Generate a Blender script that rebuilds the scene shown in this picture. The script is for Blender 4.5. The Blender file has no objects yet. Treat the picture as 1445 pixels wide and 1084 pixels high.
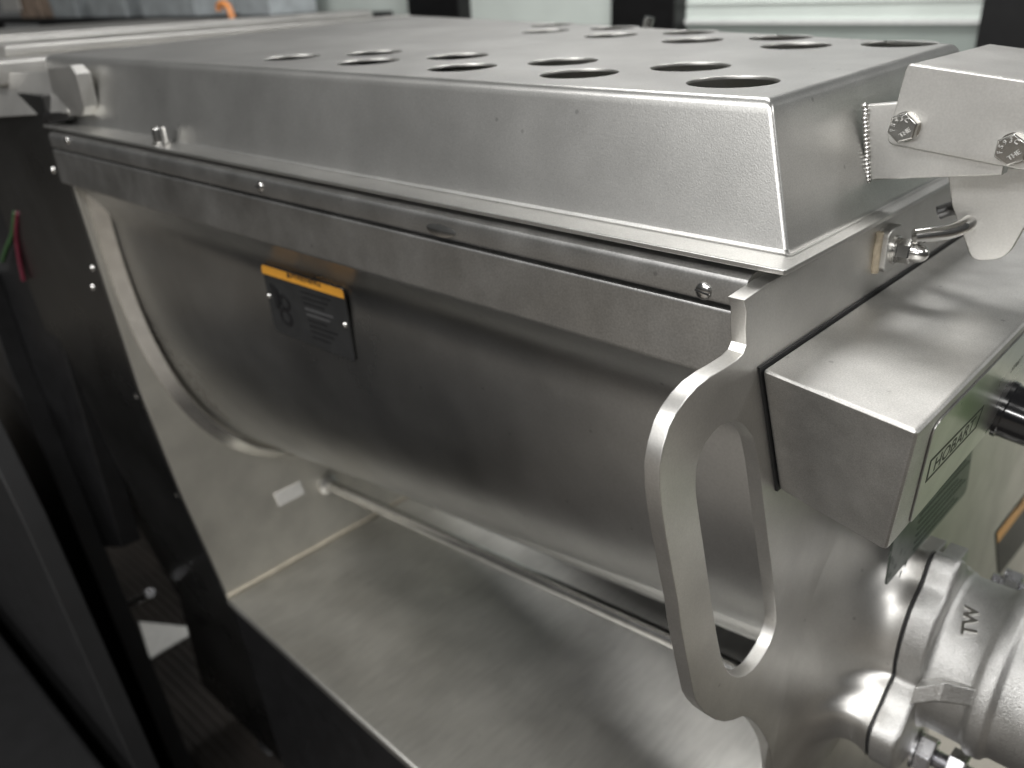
import bpy, bmesh, math, random
from mathutils import Vector, Matrix
random.seed(7)

# ------------------------------------------------------------------ camera
# x runs along the trough (towards the grinder end), y across it, z up; metres.
FPX = 1196.63
CX, CY = 722.5, 542.0
def _d(p): return Vector((p[0]-CX, p[1]-CY, FPX))
EX = -_d((-670, 33)).normalized()
EY = _d((1980, -85)).normalized()
EY = (EY - EX*EY.dot(EX)).normalized()
EZ = EX.cross(EY)
def cam2w(v): return Vector((EX.dot(v), EY.dot(v), EZ.dot(v)))
CAM = -cam2w(_d((1108, 385)))*0.3516/FPX
def ray(p): return cam2w(_d(p))
def px(p, axis, val):
    r = ray(p); t = (val-CAM[axis])/r[axis]
    return CAM + r*t
def pxplane(p, o, n):
    r = ray(p); t = (Vector(o)-CAM).dot(n)/r.dot(n)
    return CAM + r*t

sc = bpy.context.scene
cd = bpy.data.cameras.new('camera'); co = bpy.data.objects.new('camera', cd)
sc.collection.objects.link(co); sc.camera = co
right, up, back = cam2w(Vector((1,0,0))), cam2w(Vector((0,-1,0))), cam2w(Vector((0,0,-1)))
co.matrix_world = Matrix(((right.x, up.x, back.x, CAM.x), (right.y, up.y, back.y, CAM.y),
                          (right.z, up.z, back.z, CAM.z), (0,0,0,1)))
cd.sensor_width = 36; cd.lens = FPX/1445*36
cd.clip_start = 0.01; cd.clip_end = 100
cd.dof.use_dof = True; cd.dof.focus_distance = 0.37; cd.dof.aperture_fstop = 9.0

# ------------------------------------------------------------------ light
W = bpy.data.worlds.new('World'); sc.world = W; W.use_nodes = True
W.node_tree.nodes['Background'].inputs[0].default_value = (0.985, 1.0, 0.985, 1)
W.node_tree.nodes['Background'].inputs[1].default_value = 0.08
def area(name, loc, size, power, target, col=(1, .965, .90)):
    l = bpy.data.lights.new(name, 'AREA'); l.shape = 'RECTANGLE'
    l.size, l.size_y = size; l.energy = power; l.color = col
    o = bpy.data.objects.new(name, l); sc.collection.objects.link(o)
    o.location = loc
    o.rotation_euler = (Vector(target)-Vector(loc)).to_track_quat('-Z', 'Y').to_euler()
    return o
NEUT = (1, .99, .975)
area('ceiling_lamp', (1.1, -1.3, 1.7), (1.2, 0.5), 34, (1.1, -1.3, 0), NEUT)
area('ceiling_lamp', (-0.6, -1.3, 1.7), (1.2, 0.5), 58, (-0.6, -1.3, 0), NEUT)
area('ceiling_lamp', (0.6, -4.3, 1.7), (1.2, 0.5), 190, (0.6, -4.3, 0), NEUT)
area('ceiling_lamp', (-1.2, -4.3, 1.7), (1.2, 0.5), 120, (-1.2, -4.3, 0), NEUT)
area('ceiling_lamp', (2.0, 1.2, 1.7), (1.2, 0.5), 52, (2.0, 1.2, 0), NEUT)
area('ceiling_lamp', (-0.9, 1.25, 1.7), (1.2, 0.5), 40, (-0.9, 1.25, 0), NEUT)
sc.view_settings.view_transform = 'Standard'; sc.view_settings.look = 'None'
sc.view_settings.gamma = 1; sc.view_settings.exposure = -0.25
sc.cycles.max_bounces = 8; sc.cycles.glossy_bounces = 6; sc.cycles.diffuse_bounces = 4
sc.cycles.caustics_reflective = True; sc.cycles.blur_glossy = 0.3
sc.cycles.sample_clamp_indirect = 4

# ------------------------------------------------------------------ materials
def nodes(name):
    m = bpy.data.materials.new(name); m.use_nodes = True
    nt = m.node_tree; b = nt.nodes['Principled BSDF']
    return m, nt, b
def steel(name, col=(.60, .585, .56), rough=.34, grain=900, gbump=.05, smudge=6, svar=.10, cvar=.12,
          stretch=(1, 1, 1), speck=True, metallic=1.0):
    m, nt, b = nodes(name); N = nt.nodes; L = nt.links
    tc = N.new('ShaderNodeTexCoord')
    mp = N.new('ShaderNodeMapping'); mp.inputs['Scale'].default_value = stretch
    L.new(tc.outputs['Object'], mp.inputs[0])
    n1 = N.new('ShaderNodeTexNoise'); n1.inputs['Scale'].default_value = grain; n1.inputs['Detail'].default_value = 2
    L.new(mp.outputs[0], n1.inputs['Vector'])
    n2 = N.new('ShaderNodeTexNoise'); n2.inputs['Scale'].default_value = smudge
    n2.inputs['Detail'].default_value = 6; n2.inputs['Roughness'].default_value = .62
    L.new(tc.outputs['Object'], n2.inputs['Vector'])
    # roughness = base + smudge + grain
    r1 = N.new('ShaderNodeMapRange'); r1.inputs[1].default_value = .3; r1.inputs[2].default_value = .7
    r1.inputs[3].default_value = rough-svar; r1.inputs[4].default_value = rough+svar
    L.new(n2.outputs[0], r1.inputs[0])
    L.new(r1.outputs[0], b.inputs['Roughness'])
    # colour: soiled streaks and grain
    c1 = N.new('ShaderNodeMapRange'); c1.inputs[1].default_value = .25; c1.inputs[2].default_value = .75
    c1.inputs[3].default_value = 1-cvar; c1.inputs[4].default_value = 1+cvar*.5
    L.new(n1.outputs[0], c1.inputs[0])
    n3 = N.new('ShaderNodeTexNoise'); n3.inputs['Scale'].default_value = smudge*3.1; n3.inputs['Detail'].default_value = 5
    L.new(tc.outputs['Object'], n3.inputs['Vector'])
    c2 = N.new('ShaderNodeMapRange'); c2.inputs[1].default_value = .35; c2.inputs[2].default_value = .65
    c2.inputs[3].default_value = .90; c2.inputs[4].default_value = 1.04
    L.new(n3.outputs[0], c2.inputs[0])
    mu = N.new('ShaderNodeMath'); mu.operation = 'MULTIPLY'
    L.new(c1.outputs[0], mu.inputs[0]); L.new(c2.outputs[0], mu.inputs[1])
    last = mu.outputs[0]
    if speck:   # sparse scuffs and specks of dirt
        v = N.new('ShaderNodeTexVoronoi'); v.inputs['Scale'].default_value = 42; v.feature = 'F1'
        L.new(tc.outputs['Object'], v.inputs['Vector'])
        sp = N.new('ShaderNodeMapRange'); sp.inputs[1].default_value = .035; sp.inputs[2].default_value = .06
        sp.inputs[3].default_value = .72; sp.inputs[4].default_value = 1.0
        L.new(v.outputs['Distance'], sp.inputs[0])
        m2 = N.new('ShaderNodeMath'); m2.operation = 'MULTIPLY'
        L.new(last, m2.inputs[0]); L.new(sp.outputs[0], m2.inputs[1]); last = m2.outputs[0]
    vm = N.new('ShaderNodeVectorMath'); vm.operation = 'SCALE'; vm.inputs[0].default_value = col
    L.new(last, vm.inputs['Scale']); L.new(vm.outputs[0], b.inputs['Base Color'])
    b.inputs['Metallic'].default_value = metallic
    bp = N.new('ShaderNodeBump'); bp.inputs['Strength'].default_value = gbump; bp.inputs['Distance'].default_value = .0005
    L.new(n1.outputs[0], bp.inputs['Height'])
    L.new(bp.outputs[0], b.inputs['Normal'])
    return m
def plain(name, col, rough=.5, metallic=0.0, var=.15, scale=60, bump=0.0, coat=0.0):
    m, nt, b = nodes(name); N = nt.nodes; L = nt.links
    tc = N.new('ShaderNodeTexCoord')
    n = N.new('ShaderNodeTexNoise'); n.inputs['Scale'].default_value = scale; n.inputs['Detail'].default_value = 5
    L.new(tc.outputs['Object'], n.inputs['Vector'])
    mr = N.new('ShaderNodeMapRange'); mr.inputs[1].default_value = .3; mr.inputs[2].default_value = .7
    mr.inputs[3].default_value = 1-var; mr.inputs[4].default_value = 1+var
    L.new(n.outputs[0], mr.inputs[0])
    vm = N.new('ShaderNodeVectorMath'); vm.operation = 'SCALE'; vm.inputs[0].default_value = col
    L.new(mr.outputs[0], vm.inputs['Scale']); L.new(vm.outputs[0], b.inputs['Base Color'])
    b.inputs['Roughness'].default_value = rough; b.inputs['Metallic'].default_value = metallic
    b.inputs['Coat Weight'].default_value = coat
    if bump:
        bp = N.new('ShaderNodeBump'); bp.inputs['Strength'].default_value = bump; bp.inputs['Distance'].default_value = .001
        L.new(n.outputs[0], bp.inputs['Height']); L.new(bp.outputs[0], b.inputs['Normal'])
    return m
M = dict(
    lid=steel('blasted_steel', (.63,.625,.605), .38, 1500, .10, 7, .02, .18),
    plate=steel('satin_plate_steel', (.63,.62,.595), .42, 900, .05, 8, .05, .08),
    trough=steel('trough_steel', (.58,.58,.57), .30, 700, .04, 5, .05, .08),
    lip=steel('lip_steel', (.56,.557,.545), .37, 900, .08, 16, .05, .18),
    deck=steel('deck_steel', (.62,.61,.575), .42, 260, .03, 5, .08, .10, (1,.12,1)),
    box=steel('box_steel', (.60,.592,.572), .50, 1500, .10, 14, .09, .22),
    cast=steel('cast_steel', (.58,.575,.56), .43, 1300, .85, 20, .06, .2, speck=False),
    edge=steel('ground_edge_steel', (.66,.65,.62), .24, 500, .05, 20, .05, .06, speck=False),
    bright=steel('bright_steel', (.68,.67,.65), .20, 900, .03, 30, .05, .05, speck=False),
    zinc=steel('zinc_steel', (.60,.60,.62), .28, 600, .05, 30, .06, .06, speck=False),
    panel=steel('end_panel_steel', (.82,.80,.74), .56, 700, .04, 6, .06, .06, speck=False),
    housing=steel('housing_steel', (.20,.20,.20), .30, 800, .04, 5, .06, .08),
    black=plain('black_paint', (.006,.006,.0065), .42, 0, .3, 40, .02),
    blackmatte=plain('black_plastic_matte', (.005,.005,.0055), .55, 0, .3, 30, .1),
    mat=plain('added_mat_black', (.022,.018,.015), .6, 0, .35, 14, .1),
    rubber=plain('black_gasket', (.012,.012,.013), .6, 0, .2, 90, .1),
    knob=plain('black_knob_plastic', (.010,.010,.011), .16, 0, .1, 50, .02, .3),
    face=steel('faceplate_aluminium', (.66,.66,.64), .30, 900, .03, 12, .05, .06, speck=False),
    ink=plain('black_ink', (.015,.015,.015), .5, 0, .1),
    orange=plain('orange_print', (.62,.29,.035), .4, 0, .08),
    dark=plain('dark_label_plate', (.016,.0165,.017), .5, 0, .2),
    darkprint=plain('dark_label_print', (.006,.006,.007), .45, 0, .1),
    greyprint=plain('grey_label_print', (.07,.07,.072), .45, 0, .1),
    green=plain('label_plate_reflected_green', (.060,.072,.060), .35, 0, .35, 120),  # reflected green put into the plate's colour
    print_reflection=plain('print_and_reflection_green', (.012,.022,.016), .4, 0, .4),  # print, with the dark green reflected pattern put into its colour
    white=plain('white_label', (.80,.79,.76), .45, 0, .05),
    seal=plain('tan_sealant_bead', (.46,.42,.34), .5, 0, .12, 90, .2),
    rust=plain('brownish_brass', (.40,.34,.25), .5, 0, .3, 200, .2),
)
# ------------------------------------------------------------------ helpers
COL = sc.collection
def finish(me, angle=32):
    bm = bmesh.new(); bm.from_mesh(me)
    bmesh.ops.remove_doubles(bm, verts=bm.verts, dist=1e-6)
    bmesh.ops.recalc_face_normals(bm, faces=bm.faces)
    a = math.radians(angle)
    for f in bm.faces: f.smooth = True
    for e in bm.edges:
        if len(e.link_faces) != 2 or e.calc_face_angle(0) > a: e.smooth = False
    bm.to_mesh(me); bm.free()
def wloc(o):
    return o.matrix_world.copy()
WM = {}
def place(o, parent=None, mw=None):
    mw = mw or Matrix.Identity(4)
    WM[o.name] = mw
    if parent is not None:
        o.parent = parent; o.matrix_parent_inverse = WM[parent.name].inverted()
    o.matrix_basis = mw
def obj(name, me, mat, parent=None, angle=32, mw=None, fin=True, wn=True):
    if fin: finish(me, angle)
    o = bpy.data.objects.new(name, me); COL.objects.link(o)
    if not me.materials: me.materials.append(M[mat] if isinstance(mat, str) else mat)
    if wn:
        w_ = o.modifiers.new('wn', 'WEIGHTED_NORMAL'); w_.keep_sharp = True; w_.weight = 80
    place(o, parent, mw)
    return o
def pydata(name, v, f):
    me = bpy.data.meshes.new(name); me.from_pydata([tuple(x) for x in v], [], f); me.update(); return me
def bevel_mesh(me, w, seg=2, angle=25):
    bm = bmesh.new(); bm.from_mesh(me)
    bmesh.ops.recalc_face_normals(bm, faces=bm.faces)
    es = [e for e in bm.edges if len(e.link_faces) == 2 and e.calc_face_angle(0) > math.radians(angle)]
    bmesh.ops.bevel(bm, geom=es, offset=w, segments=seg, profile=.5, affect='EDGES', clamp_overlap=True)
    bm.to_mesh(me); bm.free(); return me
def hexa(name, c, bev=0, seg=2):
    """8 corners: bottom loop 0-3, top loop 4-7"""
    f = [(0,3,2,1),(4,5,6,7),(0,1,5,4),(1,2,6,5),(2,3,7,6),(3,0,4,7)]
    me = pydata(name, c, f)
    if bev: bevel_mesh(me, bev, seg)
    return me
def box(name, x0, x1, y0, y1, z0, z1, bev=0, seg=2):
    return hexa(name, [(x0,y0,z0),(x1,y0,z0),(x1,y1,z0),(x0,y1,z0),(x0,y0,z1),(x1,y0,z1),(x1,y1,z1),(x0,y1,z1)], bev, seg)
def sheet(name, loops, fmap, thick, bev=0.0, res=2):
    """flat sheet with holes from closed 2D loops; fmap(u,v,w)->xyz, w in 0..thick"""
    cu = bpy.data.curves.new(name, 'CURVE'); cu.dimensions = '2D'; cu.fill_mode = 'BOTH'
    cu.extrude = max(thick/2-bev, 0); cu.bevel_depth = bev; cu.bevel_resolution = res
    cu.offset = -bev
    for lp in loops:
        s = cu.splines.new('POLY'); s.points.add(len(lp)-1); s.use_cyclic_u = True
        for p, q in zip(s.points, lp): p.co = (q[0], q[1], 0, 1)
    o = bpy.data.objects.new(name, cu); COL.objects.link(o)
    bpy.context.view_layer.update()
    dg = bpy.context.evaluated_depsgraph_get()
    me = bpy.data.meshes.new_from_object(o.evaluated_get(dg))
    bpy.data.objects.remove(o); bpy.data.curves.remove(cu)
    for v in me.vertices: v.co = fmap(v.co.x, v.co.y, v.co.z+thick/2)
    me.name = name; me.materials.clear()
    return me
def circ(cx, cy, r, n=40, r2=None):
    return [(cx+r*math.cos(2*math.pi*i/n), cy+(r2 or r)*math.sin(2*math.pi*i/n)) for i in range(n)]
def smooth_loop(pts, it=2):
    for _ in range(it):
        q = []
        for i in range(len(pts)):
            a, b = pts[i], pts[(i+1) % len(pts)]
            q.append((a[0]*.75+b[0]*.25, a[1]*.75+b[1]*.25)); q.append((a[0]*.25+b[0]*.75, a[1]*.25+b[1]*.75))
        pts = q
    return pts
def rounded(pts, r, n=6):
    """round the corners of a polygon; r may be a list"""
    out = []; k = len(pts)
    for i in range(k):
        p = Vector(pts[i]); a = Vector(pts[i-1]); b = Vector(pts[(i+1) % k])
        ri = r[i] if isinstance(r, (list, tuple)) else r
        if ri <= 0: out.append(tuple(p)); continue
        d1, d2 = (a-p).normalized(), (b-p).normalized()
        ang = d1.angle(d2); t = min(ri/math.tan(ang/2), (a-p).length*.49, (b-p).length*.49)
        s, e = p+d1*t, p+d2*t
        for j in range(n+1):
            u = j/n; out.append(tuple(s*(1-u)**2 + p*2*u*(1-u) + e*u*u))
    return out
def tube(name, pts, r, n=16, cap=True):
    pts = [Vector(p) for p in pts]; V = []; F = []
    prev = None
    for i, p in enumerate(pts):
        t = ((pts[i+1] if i+1 < len(pts) else p)-(pts[i-1] if i else p)).normalized()
        if prev is None:
            a = t.orthogonal().normalized()
        else:
            a = (prev - t*prev.dot(t)).normalized()
        prev = a; b = t.cross(a)
        ri = r[i] if isinstance(r, (list, tuple)) else r
        for k in range(n):
            th = 2*math.pi*k/n; V.append(p+a*ri*math.cos(th)+b*ri*math.sin(th))
    m = len(pts)
    for i in range(m-1):
        for k in range(n):
            F.append((i*n+k, i*n+(k+1) % n, (i+1)*n+(k+1) % n, (i+1)*n+k))
    if cap:
        F.append(tuple(range(n))[::-1]); F.append(tuple((m-1)*n+k for k in range(n)))
    return pydata(name, V, F)
def basis(o, xa, za):
    z = Vector(za).normalized(); x = Vector(xa); x = (x - z*x.dot(z)).normalized(); y = z.cross(x)
    return Matrix(((x.x,y.x,z.x,o[0]),(x.y,y.y,z.y,o[1]),(x.z,y.z,z.z,o[2]),(0,0,0,1)))
def lathe(name, prof, n=40, mw=None):
    """profile (r, h) turned about local z"""
    V = []; F = []
    for r, h in prof:
        for k in range(n):
            th = 2*math.pi*k/n; V.append((r*math.cos(th), r*math.sin(th), h))
    for i in range(len(prof)-1):
        for k in range(n): F.append((i*n+k, i*n+(k+1) % n, (i+1)*n+(k+1) % n, (i+1)*n+k))
    if prof[0][0] > 1e-6: F.append(tuple(range(n))[::-1])
    if prof[-1][0] > 1e-6: F.append(tuple((len(prof)-1)*n+k for k in range(n)))
    return pydata(name, V, F)
def join(meshes, name):
    bm = bmesh.new()
    for me in meshes: bm.from_mesh(me)
    out = bpy.data.meshes.new(name); bm.to_mesh(out); bm.free(); return out
def xf(me, mw): me.transform(mw); return me
def text_mesh(body, size, depth, bold=0.0, align='CENTER', shear=0):
    cu = bpy.data.curves.new('text', 'FONT'); cu.body = body; cu.size = size; cu.extrude = depth
    cu.align_x = align; cu.align_y = 'CENTER'; cu.offset = bold; cu.shear = shear; cu.resolution_u = 3
    o = bpy.data.objects.new('text', cu); COL.objects.link(o)
    bpy.context.view_layer.update()
    me = bpy.data.meshes.new_from_object(o.evaluated_get(bpy.context.evaluated_depsgraph_get()))
    bpy.data.objects.remove(o); bpy.data.curves.remove(cu); me.materials.clear()
    return me
def hexnut(r, h, ch=.12, n=6):
    """hexagon of across-corners radius r with chamfered top"""
    return lathe('nut', [(r*.97,0),(r,h*.06),(r,h*(1-ch)),(r*.90,h)], n)
def thing(name, label, cat, loc, group=None):
    o = bpy.data.objects.new(name, None); COL.objects.link(o); o.empty_display_size = .05
    o['label'] = label; o['category'] = cat
    if group: o['group'] = group
    place(o, None, Matrix.Translation(loc)); return o
def tag(o, label, cat, group=None):
    o['label'] = label; o['category'] = cat
    if group: o['group'] = group
    return o
def struct(o, kind='structure'): o['kind'] = kind; return o
ZF = -1.12     # floor level

# ------------------------------------------------------------------ the floor
def floor_mat():
    m, nt, b = nodes('tile_floor'); N = nt.nodes; L = nt.links
    tc = N.new('ShaderNodeTexCoord')
    br = N.new('ShaderNodeTexBrick'); br.offset = 0; br.inputs['Scale'].default_value = 1
    br.inputs['Brick Width'].default_value = .30; br.inputs['Row Height'].default_value = .30
    br.inputs['Mortar Size'].default_value = .004
    br.inputs['Color1'].default_value = (.20,.18,.155,1); br.inputs['Color2'].default_value = (.17,.155,.135,1)
    br.inputs['Mortar'].default_value = (.07,.062,.055,1)
    L.new(tc.outputs['Object'], br.inputs['Vector'])
    n = N.new('ShaderNodeTexNoise'); n.inputs['Scale'].default_value = 9; n.inputs['Detail'].default_value = 6
    L.new(tc.outputs['Object'], n.inputs['Vector'])
    mx = N.new('ShaderNodeMix'); mx.data_type = 'RGBA'; mx.blend_type = 'MULTIPLY'; mx.inputs[0].default_value = .5
    L.new(br.outputs['Color'], mx.inputs[6]); L.new(n.outputs[0], mx.inputs[7])
    L.new(mx.outputs[2], b.inputs['Base Color']); b.inputs['Roughness'].default_value = .5
    return m
M['floor'] = floor_mat()
struct(obj('floor', pydata('floor', [(-25,-25,ZF),(25,-25,ZF),(25,25,ZF),(-25,25,ZF)], [(0,1,2,3)]), 'floor'))

# dark mat added on the floor so the trough reflects black
mt = thing('added_dark_mat', 'ribbed black mat added on the floor for dark reflections in the mixer grinder', 'mat', (-.3, -.25, ZF))
obj('mat_sheet', box('mat', -2.20, .55, -.62, .50, ZF+.0005, ZF+.012, .003), 'mat', mt)
for k in range(64): obj('rib', box('rib', -2.18, .53, -.605+.017*k, -.597+.017*k, ZF+.0118, ZF+.0145), 'mat', mt)
# ================================================================== the mixer grinder
MG = thing('mixer_grinder', 'large stainless steel meat mixer grinder with perforated lid, handle plate and control box',
           'meat grinder', (-.4, .25, ZF))
XP, PT = -.008, .0078          # outer face and thickness of the front plate
XL = -.79                     # face of the rear end panel

# ---- trough
def trough_par(X):
    s = min(max((X-XL)/(XP-XL), 0), 1)
    yc = .275*(1-s)+.205*s
    zb = -.458*(1-s)-.312*s
    return yc, yc-.033, zb
def cove(z): return .030*max(0, (z+.106)/.050)**2     # flare shaped under the rim so the wall reflects a dark band
def trough_y(X, Z):
    yc, w, zb = trough_par(X)
    zn = min(max((Z+.055)/(zb+.055), 0), 1)
    return yc - w*(1-zn**2.4)**(1/2.4) - cove(Z)
def trough_mesh():
    ns, npf = 24, 120; V = []; F = []
    for i in range(ns+1):
        X = XL+.004+(XP-PT-XL-.004)*i/ns
        yc, w, zb = trough_par(X)
        for j in range(npf+1):
            th = math.pi*(.5-.5*math.cos(math.pi*j/npf)); c, s = math.cos(th), math.sin(th)
            yy = yc - (w if c > 0 else w+.045)*math.copysign(abs(c)**(2/2.4), c)  # unseen far side widened to darken the deck's reflections
            zz = -.055+(zb+.055)*abs(s)**(2/2.4)
            if c > 0: yy -= cove(zz)
            V.append((X, yy, zz))
    for i in range(ns):
        for j in range(npf):
            a = i*(npf+1)+j; F.append((a, a+1, a+npf+2, a+npf+1))
    return pydata('trough', V, F)
TR = obj('trough', trough_mesh(), 'trough', MG)
sm = TR.modifiers.new('sheet', 'SOLIDIFY'); sm.thickness = .002; sm.offset = -1
def lerp(a, b, t): return Vector(a)*(1-t)+Vector(b)*t
A0, A1 = (XL+.002, .275, -.452), (XP-PT, .2144, -.318)
obj('auger_tube', tube('auger_tube', [lerp(A0, A1, t/12) for t in range(13)], [.056 for t in range(13)], 48), 'trough', MG)
# ---- the two rolled strips along the trough's rim
def strip(name, prof, x0, x1, mat, parent):
    V = [(x0, y, z) for y, z in prof]+[(x1, y, z) for y, z in prof]; n = len(prof)
    F = [(i, (i+1) % n, n+(i+1) % n, n+i) for i in range(n)]+[tuple(range(n))[::-1], tuple(range(n, 2*n))]
    return obj(name, pydata(name, V, F), mat, parent)
strip('rim_rail', [(-.0015,-.0190),(-.0022,-.0175),(-.0022,-.0085),(-.0010,-.0062),(.0020,-.0048),(.006,-.0042),(.016,-.0042),(.016,-.0190)],
      XL+.002, XP-PT, 'lip', MG)
strip('rim_lip', [(.002,-.0215),(-.0012,-.0218),(-.0020,-.0232),(-.0020,-.0525),(-.0010,-.0552),(.0015,-.0562),(.016,-.0562),(.016,-.0215)],
      XL+.002, XP-PT, 'lip', MG)
strip('rim_back', [(.004,-.0190),(.016,-.0190),(.016,-.0215),(.004,-.0215)], XL+.002, XP-PT, 'rubber', MG)
rb = [(XP-PT, .42), (XP-PT, .432), (XL+.002, .575), (XL+.002, .563)]
obj('far_wall', hexa('far_wall', [(x, y, -.075) for x, y in rb]+[(x, y, -.003) for x, y in rb]), 'lip', MG)
def slotted(parent, loc, axis, r, mat='bright', rot=0, h=.45):
    prof = [(r*math.cos(t), r*h*math.sin(t)) for t in [0,.2,.4,.6,.8,1.0,1.2,1.4]]+[(0.0, r*h)]
    me = lathe('screw', prof, 24)
    o = obj('screw', me, mat, parent, 60, basis(loc, Vector((1,0,.3)) if abs(axis[0]) < .5 else Vector((0,1,.3)), axis))
    s = box('slot', -r*.85, r*.85, -r*.11, r*.11, r*h*.72, r*h*1.03)
    s2 = obj('slot', s, 'ink', o, 32, WM[o.name] @ Matrix.Rotation(rot, 4, 'Z'))
    return o
for p, r in (((993,411), .0042), ((367,264), .0042), ((95,199), .0042)):
    slotted(MG, px(p, 1, -.0022), (0,-1,0), r, rot=-.45)
# worn bright spot ground into the rail
me = lathe('worn_spot', [(1.0,0),(.8,.25),(.4,.45),(0,.5)], 32)
me.transform(Matrix.Diagonal((.0125,.0048,.0016,1)))
obj('worn_spot', me, 'bright', MG, 60, basis(px((622,323), 1, -.0022), (1,0,0), (0,-1,.25)))

# ---- trough end plate (curved thick edge) and rear end panel
def end_ring():
    V = []; F = []; n = 56
    yc, w, zb = trough_par(XL)
    for X, off in ((XL, .0005), (XL, .015), (XL+.004, .015), (XL+.018, .0020), (XL+.018, .0005)):
        for j in range(n+1):
            th = math.pi*j/n; c, s = math.cos(th), math.sin(th)
            V.append((X, yc-(w+off)*math.copysign(abs(c)**(2/2.4), c), -.062+(zb+.055-off)*abs(s)**(2/2.4)))
    for i in range(5):
        for j in range(n):
            a = i*(n+1)+j; b = ((i+1) % 5)*(n+1)+j; F.append((a, a+1, b+1, b))
    me = pydata('end_ring', V, F); return me
obj('trough_end_ring', end_ring(), 'edge', MG)
edge = [(.001,.03),(.002,-.008),(.006,-.06),(.014,-.20),(.021,-.3076),(.0384,-.453),(.067,-.6365),(.10,-.80),(.10,ZF+.12)]
RH0 = -1.06
def housing():
    V = []; F = []; n = len(edge)
    for X in (XL, RH0):
        for y, z in edge: V.append((X, y, z))
        for y, z in reversed(edge): V.append((X, .56-y*.2, z))
    m = 2*n
    F = [(i, (i+1) % m, m+(i+1) % m, m+i) for i in range(m)]+[tuple(range(m)), tuple(range(m, 2*m))[::-1]]
    me = pydata('rear_housing', V, F); bevel_mesh(me, .0025, 2, 40); return me
RH = obj('rear_housing', housing(), 'housing', MG, 25)
for p in ((78,240), (133,378), (133,405), (195,558), (252,697)):
    q = px(p, 0, XL-.012); 
    y = q.y
    me = lathe('screw', [(.0045,0),(.0044,.0012),(.0034,.0026),(.0018,.0032),(0,.0034)], 16)
    q.y -= .001
    obj('screw', me, 'bright', RH, 60, basis(q, (1,0,0), (0,-1,0)))
ep = [(y+.003, z) for y, z in edge[1:7]]+[(.53, edge[6][1]), (.53, edge[1][1])]
obj('end_panel', sheet('end_panel', [ep], lambda u,v,w: Vector((XL+.0004+w, u, v)), .0014, .0003), 'panel', MG)
# small white plate on the end panel
qs = [px(p, 0, XL+.0019) for p in ((386,697),(423,679),(430,696),(394,715))]
qs2 = [q+Vector((.0015,0,0)) for q in qs]
obj('label_plate', hexa('label_plate', qs+qs2, .0006, 1), 'white', RH)
# ---- base deck with front skirt
ZD = -.6365
dk = [(XL+.001,.067),(-.50,.0565),(-.03,.045),(-.03,.60),(XL+.001,.60)]
base_me = sheet('base_deck', [dk], lambda u,v,w: Vector((u,v,ZD-.012+w)), .012, .003)
obj('base_deck', base_me, 'deck', MG)
V = [(x, y+.006, ZD-.0121) for x, y in dk]+[(x, y+.03, ZF+.10) for x, y in dk]
obj('base_cabinet', pydata('base_cabinet', V, [(0,1,6,5),(1,2,7,6),(2,3,8,7),(3,4,9,8),(4,0,5,9),(4,3,2,1,0),(5,6,7,8,9)]), 'black', MG)
obj('sealant_bead', tube('bead', [(XL+.0015, .069+.46*t/20, ZD+.002+.0004*math.sin(t*1.7)) for t in range(21)], .0034, 10), 'seal', MG)
for x, y in ((-.95,.16),(-.95,.40),(-.1,.14),(-.1,.40)):
    obj('foot', lathe('foot', [(.03,0),(.03,.012),(.016,.02),(.016,.125)], 20), 'rubber', MG, 32, Matrix.Translation((x,y,ZF)))
obj('added_dark_sheet', box('bp', -.62, XP-PT-.001, .580, .587, ZD+.0005, -.01, .001), 'black', MG)  # unseen black sheet added behind so the deck reflects dark
# ---- drive rod under the trough
R0 = Vector((XL+.002, .2495, -.5403)); R1 = Vector((-.189, .25, -.486)); R2 = R0+(R1-R0)*((XP-PT-.001-R0.x)/(R1.x-R0.x))
obj('tie_rod', tube('rod', [R0, R2], .0082, 24), 'bright', MG)
obj('rod_boss', lathe('boss', [(.015,0),(.015,.006),(.010,.010),(.010,.020)], 24), 'plate', MG, 32, basis(R0, (0,1,0), (1,0,0)))
# ---- front plate with hand slot
fp = [(1050,424),(1054,440),(1053,465),(1054,487),(1049,499),(1040,508),(1022,520),(1003,531),(985,545),(970,561),(955,582),(945,602),
      (936,632),(931,660),(931,692),(934,722),(940,760),(957,854),(960,881),(968,925),(974,955),(980,985),(986,996),(994,1005),(1010,1016),(1022,1019),(1034,1017),(1049,1011),
      (1057,1013),(1064,1019),(1072,1028),(1079,1039),(1084,1050),(1087,1062),(1090,1084)]
outl = [(px(p,0,XP).y, px(p,0,XP).z) for p in fp]
outl += [(.095,-.45),(.11,-.56),(.11,-.72),(.92,-.72),(.92,-.0068),(.0019,-.0068)]
sl = [(983,662),(987,645),(994,628),(1003,615),(1013,604),(1024,597),(1040,595),(1050,600),(1057,608),(1064,619),(1067,632),(1072,660),(1077,705),(1083,755),(1089,804),(1096,864),
      (1096,880),(1092,895),(1086,911),(1077,926),(1069,938),(1060,948),(1048,955),(1038,955),(1030,951),(1024,943),(1019,930),(1013,902),(1006,860),(996,790),(985,715),(982,690)]
slot = [(px(p,0,XP).y, px(p,0,XP).z) for p in sl]
FPm = sheet('front_plate', [outl, smooth_loop(slot, 1)], lambda u,v,w: Vector((XP-PT+w, u, v)), PT, .0006, 2)
FP = obj('front_plate', FPm, 'plate', MG, 28)

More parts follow.
